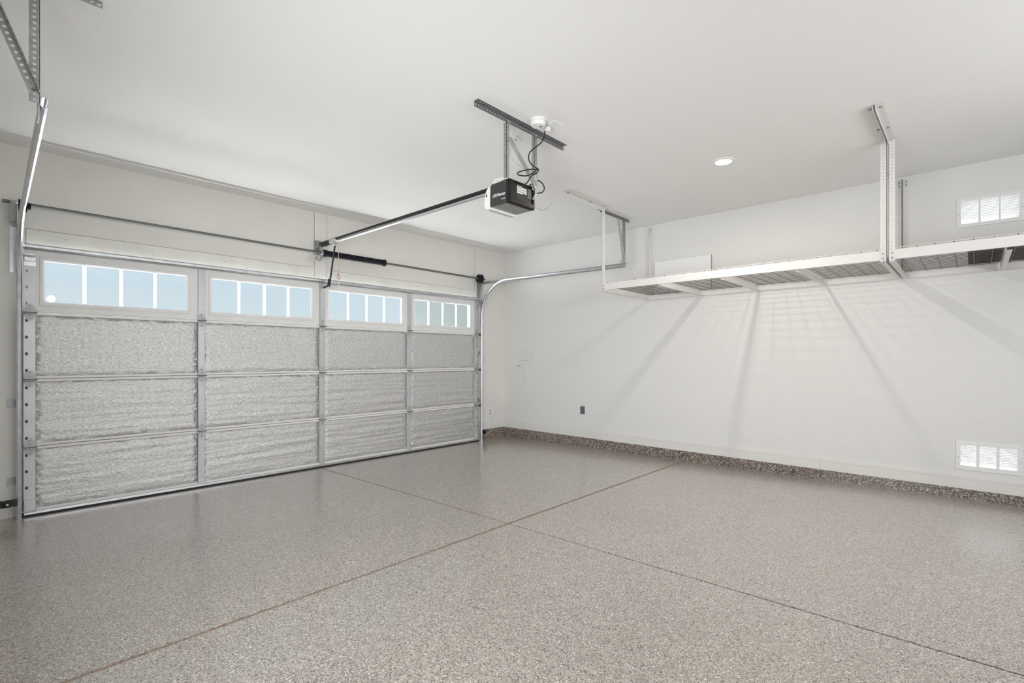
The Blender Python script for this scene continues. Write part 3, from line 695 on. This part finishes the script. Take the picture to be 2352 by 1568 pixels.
oh = thing('opener_hanger', (2.68, 2.353, CZ), 'dark punched ceiling angle with straps that carries the opener', 'hanger')
MB().angle((2.205, 2.353, CZ - .0005), (1, 0, 0), (0, 0, -1), (0, -1, 0), .945, W=.036, ru=.0055, rv=.0062).build('ceiling_angle', 'galv_dark', oh)  # dark steel, its backlit tone included in the colour
MB().angle((2.508, 2.3555, 2.470), (0, 0, 1), (1, 0, 0), (0, 1, 0), .377, W=.026, ru=.005, rv=.0045).build('strap', 'galv_dull', oh)
MB().angle((2.808, 2.3555, 2.452), (0, 0, 1), (1, 0, 0), (0, 1, 0), .395, W=.028, ru=.005, rv=.0045).perf((2.806, 2.3555, 2.452), (0, 0, 1), (-1, 0, 0), .395, .024, .002, ru=.005, rv=.004, n=(0, 1, 0)).build('strap', 'galv_dull', oh)
a = Vector((2.525, 2.350, 2.742)); b = Vector((2.815, 2.350, 2.472)); dd = (b - a).normalized(); pp = Vector((dd.z, 0, -dd.x))
br = MB(); br.obox((a + b) / 2, dd, pp, (0, 1, 0), (b - a).length / 2, .0105, .0015); br.obox((a + b) / 2 - pp * .010 + Vector((0, -.007, 0)), dd, pp, (0, 1, 0), (b - a).length / 2, .0012, .008)
br.build('diagonal_brace', 'galv', oh)
bt = MB()
for x, z in ((2.522, 2.735), (2.808, 2.482), (2.522, 2.850), (2.812, 2.850)): bt.tube([(x, 2.340, z), (x, 2.362, z)], .0065, 6)
bt.build('bolt', 'galv', oh, stuff=True)

# ---------------------------------------------------------------- ceiling things
sm = thing('smoke_detector', (2.688, 2.222, CZ), 'round white smoke detector on the ceiling behind the opener angle', 'smoke detector')
MB().tube([(2.688, 2.222, CZ), (2.688, 2.222, CZ - .014), (2.688, 2.222, CZ - .015)], [.055, .055, .05], 28).build('base', 'white_plastic', sm, smooth=True)
MB().tube([(2.688, 2.222, CZ - .016), (2.688, 2.222, CZ - .034), (2.688, 2.222, CZ - .041), (2.688, 2.222, CZ - .043)], [.052, .051, .045, .025], 28).build('cover', 'white_plastic', sm, smooth=True)
MB().tube([(2.70, 2.21, CZ - .042), (2.70, 2.21, CZ - .045)], .010, 12).build('test_button', 'galv_dull', sm)
co = thing('ceiling_outlet', (2.81, 2.175, CZ), 'white ceiling outlet with the opener cord plugged in, beside the smoke detector', 'outlet')
MB().box(2.765, 2.860, 2.135, 2.215, CZ - .006, CZ, c=.002).build('cover_plate', 'white_plastic', co)
MB().box(2.785, 2.825, 2.215, 2.245, CZ - .035, CZ - .002, c=.006).build('plug', 'white_plastic', co)
cs = thing('ceiling_clip', (2.80, 2.53, CZ), 'tiny white wire clip on the ceiling in front of the opener straps', 'clip')
MB().box(2.770, 2.836, 2.512, 2.548, CZ - .010, CZ, c=.003).build('clip_body', 'white_plastic', cs)
MB().tube([(2.80, 2.53, CZ - .014), (2.80, 2.53, CZ - .009)], .006, 8).build('clip_screw', 'galv_dull', cs)

def can(x, y, label):
    t = thing('recessed_light', (x, y, CZ), label, 'ceiling light', None)
    rg = MB(); n = 32; vs = []
    for r, z in ((.087, CZ - .0005), (.085, CZ - .006), (.066, CZ - .008), (.062, CZ - .003)):
        vs += [(x + r * math.cos(2 * PI * k / n), y + r * math.sin(2 * PI * k / n), z) for k in range(n)]
    rg.add(vs, [(i * n + k, i * n + (k + 1) % n, (i + 1) * n + (k + 1) % n, (i + 1) * n + k) for i in range(3) for k in range(n)])
    rg.build('trim_ring', 'white_plastic', t, smooth=True)
    MB().tube([(x, y, CZ - .0035), (x, y, CZ - .005)], .0625, 32).build('diffuser', 'lamp_on', t)
    l = bpy.data.lights.new('can_lamp', 'AREA'); l.shape = 'DISK'; l.size = .075; l.energy = CAN_POWER; l.color = (1, .92, .82)
    o = bpy.data.objects.new('can_lamp', l); COL.objects.link(o); o.location = (0, 0, -.0065); o.parent = t
can(*CANS[0], 'lit round recessed light in the ceiling near the storage racks')

# ---------------------------------------------------------------- storage racks
FXR, BKX = 4.700, XR
def wire_deck(mb, y0, y1):
    zz = 2.017
    x = FXR + .035
    while x < BKX - .02:
        mb.tube([(x, y0, zz), (x, y1, zz)], .0027, 4, False); x += .0635
    n = max(1, int(round((y1 - y0) / .1045)))
    for i in range(n):
        y = y0 + (i + .5) * (y1 - y0) / n
        mb.tube([(FXR + .004, y, 2.055), (FXR + .014, y, 2.055), (FXR + .022, y, zz - .005), (BKX - .012, y, zz - .005)], .0030, 4, False)
def rack(y0, y1, bars, label, up_far, up_near):
    t = thing('storage_rack', (FXR, (y0 + y1) / 2, 1.955), label, 'storage rack', 'white ceiling racks along the right wall')
    pr = [(0, 0), (.020, 0), (.020, .002), (.002, .002), (.002, .070), (.020, .070), (.020, .072), (0, .072)]
    f = MB().sweep(pr, [((FXR, y, 1.974), (1, 0, 0), (0, 0, 1)) for y in (y0, y1)]); f.build('front_beam', 'white_metal', t)
    MB().sweep([(-a, b) for a, b in pr], [((BKX - .001, y, 1.952), (1, 0, 0), (0, 0, 1)) for y in (y0, y1)]).build('rear_beam', 'white_metal', t)
    allb = [y1 - .002] + bars + [y0 + .002]
    for i, y in enumerate(allb):
        s_ = -1 if i < len(allb) - 1 else 1
        b = MB(); b.box(FXR + .002, BKX - .022, y - .001, y + .001, 1.953, 2.012); b.box(FXR + .002, BKX - .022, min(y, y + s_ * .030), max(y, y + s_ * .030), 1.952, 1.954)
        b.build('cross_bar', 'white_metal', t)
    for i in range(len(allb) - 1):
        w_ = MB(); wire_deck(w_, allb[i + 1] + .006, allb[i] - .006); w_.build('wire_deck', 'wire', t, stuff=True)
        MB().tube([(FXR + .002, allb[i + 1] + .006, 2.0575), (FXR + .002, allb[i] - .006, 2.0575)], .0024, 5).build('edge_wire', 'white_metal', t)
    rv = MB()
    for y in bars:
        for z in (1.988, 2.030): rv.tube([(FXR - .003, y, z), (FXR, y, z)], .005, 8)
    rv.build('rivet', 'white_plastic', t, stuff=True)
    for ys, s_ in [(up_far, -1)] * (up_far is not None) + [(up_near, 1)] * (up_near is not None):
        u_ = MB().angle((FXR - .003, ys, 1.962), (0, 0, 1), (0, s_, 0), (1, 0, 0), CZ - .01 - 1.962, W=.038, t=.002, ru=.0055, rv=.005)
        u_.build('upright', 'white_metal', t)
        w_ = MB().angle((BKX - .002, ys, 1.975), (0, 0, 1), (0, s_, 0), (-1, 0, 0), 2.858 - 1.975, W=.038, t=.002, ru=.0055, rv=.005)
        w_.build('wall_upright', 'white_metal', t)
        c_ = MB().angle((FXR - .003 + .036, ys + .0 * s_, CZ - .0008), (-1, 0, 0), (0, s_, 0), (0, 0, -1), .735, W=.040, t=.002, ru=.0055, rv=.006)
        c_.build('ceiling_bracket', 'white_metal', t)
        bo = MB()
        for z in (1.985, 2.02): bo.tube([(FXR - .010, ys + s_ * .022, z), (FXR - .003, ys + s_ * .022, z)], .007, 6)
        for x in (4.05, 4.45): bo.tube([(x, ys + s_ * .022, CZ - .010), (x, ys + s_ * .022, CZ - .002)], .009, 6)
        for z in (2.83, 2.80): bo.tube([(BKX - .010, ys + s_ * .02, z), (BKX - .003, ys + s_ * .02, z)], .008, 6)
        bo.build('bolt', 'galv_dull', t, stuff=True)
    return t
r1 = rack(.486, 2.985, [2.325, 1.712, 1.095], 'long white wire-deck ceiling rack between the door track and the double uprights', 2.985, .484)
# its far ceiling bracket runs on along the ceiling towards the opener
r2 = rack(-2.06, .470, [-.160, -.780, -1.400], 'white wire-deck ceiling rack nearest the camera, below the upper vent', .472, None)
pn = thing('white_board', (5.75, 2.55, 2.02), 'plain white board standing on the far rack against the wall', 'board')
MB().box(5.748, 5.766, 2.205, 2.895, 2.026, 2.412, c=.001).build('board_face', 'panel', pn)
MB().box(5.748, 5.766, 2.2035, 2.205, 2.026, 2.412).build('board_edge', mat('raw_board_edge', (.36, .27, .22), .8), pn)
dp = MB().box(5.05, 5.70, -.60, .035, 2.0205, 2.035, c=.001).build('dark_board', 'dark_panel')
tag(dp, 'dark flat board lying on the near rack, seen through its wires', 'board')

# ---------------------------------------------------------------- vents
def vent(y0, y1, z0, z1, slots, sz0, sz1, n, label, tilt):
    t = thing('wall_vent', (XR, (y0 + y1) / 2, z0), label, 'vent', 'white louvred wall vents')
    xf, xb = XR - .006, XR - .0005; f = MB()
    f.box(xf, xb, y0, y1, sz1, z1, c=.0015); f.box(xf, xb, y0, y1, z0, sz0, c=.0015)
    ys = [y1, slots[0][1], slots[0][0], slots[1][1], slots[1][0], slots[2][1], slots[2][0], y0]
    for k in range(0, 8, 2): f.box(xf + .0006, xb, ys[k + 1], ys[k], sz0, sz1)
    f.build('face_frame', 'vent_metal', t)
    first = {}
    p = (sz1 - sz0) / n
    for a, b in slots:
        base = None
        for k in range(n):
            zc = sz0 + (k + .5) * p
            if base is None:
                s = MB().obox((XR + .001, (a + b) / 2, zc), (math.cos(tilt), 0, math.sin(tilt)), (0, 1, 0), (-math.sin(tilt), 0, math.cos(tilt)), p * .50, (b - a) / 2 - .0005, .0012)
                base = s.build('slat', 'vent_metal', t)
            else: copy_part(base, t, (0, 0, k * p))
    sc = MB()
    for y in (y0 + .014, y1 - .014): sc.tube([(xf - .002, y, (z0 + z1) / 2 - .015), (xf + .001, y, (z0 + z1) / 2 - .015)], .004, 8)
    sc.build('screw', 'galv_dull', t, stuff=True)
    return t
vent(-.302, .110, 2.347, 2.598, [(-.027, .080), (-.151, -.043), (-.270, -.164)], 2.379, 2.569, 14, 'white louvred vent high on the right wall above the rack, glowing with daylight', math.radians(-38))
vent(-.296, .115, .279, .526, [(-.014, .085), (-.136, -.035), (-.260, -.156)], .318, .494, 13, 'white louvred vent low on the right wall just above the baseboard', math.radians(-35))

# ---------------------------------------------------------------- wall plates, outlets, sensors
def plate(name, y0, y1, z0, z1, m, label, cat, x=XR, th=.006, extra=None):
    t = thing(name, (x, (y0 + y1) / 2, z0), label, cat)
    MB().box(x - th, x, y0, y1, z0, z1, c=.0015).build('cover_plate', m, t)
    if extra: extra(t)
    return t
def dk(t):
    for z in (.486, .535): MB().box(XR - .0075, XR - .005, 3.970, 4.001, z - .014, z + .014, c=.001).build('socket', 'galv_dark', t)
plate('wall_outlet', 3.949, 4.022, .458, .567, 'grey_plate', 'dark grey outlet plate low on the right wall', 'outlet', extra=dk)
def sq(t):
    MB().box(XR - .0072, XR - .005, 4.500, 4.528, 1.215, 1.262, c=.001).build('toggle', 'white_plastic', t)
plate('blank_plate', 4.463, 4.567, 1.181, 1.295, 'paint_cover', 'square off-white plate on the right wall, left of centre', 'wall plate', extra=sq)
def sw(t):
    MB().box(XR - .0075, XR - .005, 4.890, 4.926, 1.228, 1.300, c=.001).build('rocker', 'paint_cover', t)
plate('wall_switch', 4.868, 4.950, 1.206, 1.324, 'paint_cover', 'off-white wall switch plate next to the painted cover box', 'switch', extra=sw)
pcv = thing('painted_cover', (XR, 5.03, .88), 'wall-coloured box with a flat painted channel below it near the corner', 'cover')
MB().box(XR - .012, XR, 4.950, 5.128, 1.192, 1.372, c=.004).build('upper_box', 'paint_cover', pcv)
MB().box(XR - .010, XR, 5.000, 5.085, .882, 1.192, c=.004).build('lower_channel', 'paint_cover', pcv)
MB().box(XR - .014, XR, 5.030, 5.065, 1.372, 1.395, c=.003).build('knob', 'paint_cover', pcv)
hk = thing('wall_hook', (XR, 5.15, 1.12), 'small pale hook screwed to the wall beside the painted cover', 'hook')
MB().tube(smooth_path([(XR, 5.13, 1.13), (XR - .02, 5.14, 1.125), (XR - .03, 5.165, 1.12), (XR - .02, 5.175, 1.105), (XR - .012, 5.16, 1.100)]), .004, 6).build('hook_wire', 'galv_dull', hk)
dw = thing('wall_outlet', (5.465, YW, .34), 'white outlet with thin cable on the wall right of the garage door', 'outlet')
MB().box(5.425, 5.500, YW - .006, YW, .345, .465, c=.002).build('cover_plate', 'white_plastic', dw)
for z in (.430, .382): MB().box(5.446, 5.480, YW - .008, YW - .005, z - .014, z + .014, c=.001).build('socket', 'galv_dull', dw)
MB().tube(smooth_path([(5.478, YW - .010, .375), (5.480, YW - .012, .34), (5.455, YW - .012, .29), (5.455, YW - .020, .22), (5.48, YW - .030, .165), (5.49, YW - .032, .150)]), .0022, 6).build('cable', 'white_plastic', dw)
def sensor(x, s_, label):
    t = thing('photo_eye', (x, 5.38, .12), label, 'sensor', None)
    MB().box(min(x, x + s_ * .10), max(x, x + s_ * .10), 5.392, 5.396, .100, .155, c=.0008).build('bracket', 'black', t)
    MB().box(x + s_ * .030, x + s_ * .070, 5.360, 5.392, .105, .150, c=.004) .build('eye_body', 'black', t) if s_ > 0 else MB().box(x - .070, x - .030, 5.360, 5.392, .105, .150, c=.004).build('eye_body', 'black', t)
    MB().tube([(x + s_ * .050, 5.358, .128), (x + s_ * .050, 5.361, .128)], .007, 10).build('indicator', 'white_plastic', t)
    return t
sensor(5.214, 1, 'black photo-eye sensor at the foot of the right door track')
sl = sensor(.268, -1, 'black photo-eye sensor at the foot of the left door track')
MB().tube(smooth_path([(.20, 5.38, .15), (.16, 5.44, .17), (.11, YW - .004, .185), (.02, YW - .004, .20)]), .0018, 6).build('cable', 'label_tag', sl)
wv = tag(MB().tube(smooth_path([(5.30, 5.41, .10), (5.36, 5.43, .085), (5.45, 5.44, .12), (5.52, YW - .025, .155)]), .0025, 6).build('sensor_cable', 'white_plastic'), 'thin white cable lying over the speckled curb right of the door', 'cable')

# ---------------------------------------------------------------- lamp post out on the drive, seen through the first pane
r_ = Vector((.0, 0, 0)); px = 14.0
az = math.radians(42.57) + math.atan((1176 - 117) / 1155); dirv = Vector((math.cos(az), math.sin(az), 0)); P0 = dirv * 19.0
zg = CAM_H + (821.5 - 686) / 1155 * 19.0 * math.cos(math.atan((1176 - 117) / 1155))
lp = thing('lamp_post', (P0.x, P0.y, -.02), 'white globe lamp post outside, seen through the leftmost window pane', 'lamp post')
MB().tube([(P0.x, P0.y, -.02), (P0.x, P0.y, zg - .13)], .035, 10).build('post', 'white_plastic', lp)
gl = MB(); vs = []; R_ = .10
for i in range(9):
    th = PI * i / 8
    vs += [(P0.x + R_ * math.sin(th) * math.cos(2 * PI * k / 16), P0.y + R_ * math.sin(th) * math.sin(2 * PI * k / 16), zg + R_ * math.cos(th)) for k in range(16)]
gl.add(vs, [(i * 16 + k, i * 16 + (k + 1) % 16, (i + 1) * 16 + (k + 1) % 16, (i + 1) * 16 + k) for i in range(8) for k in range(16)])
gl.build('globe', 'white_plastic', lp, smooth=True)
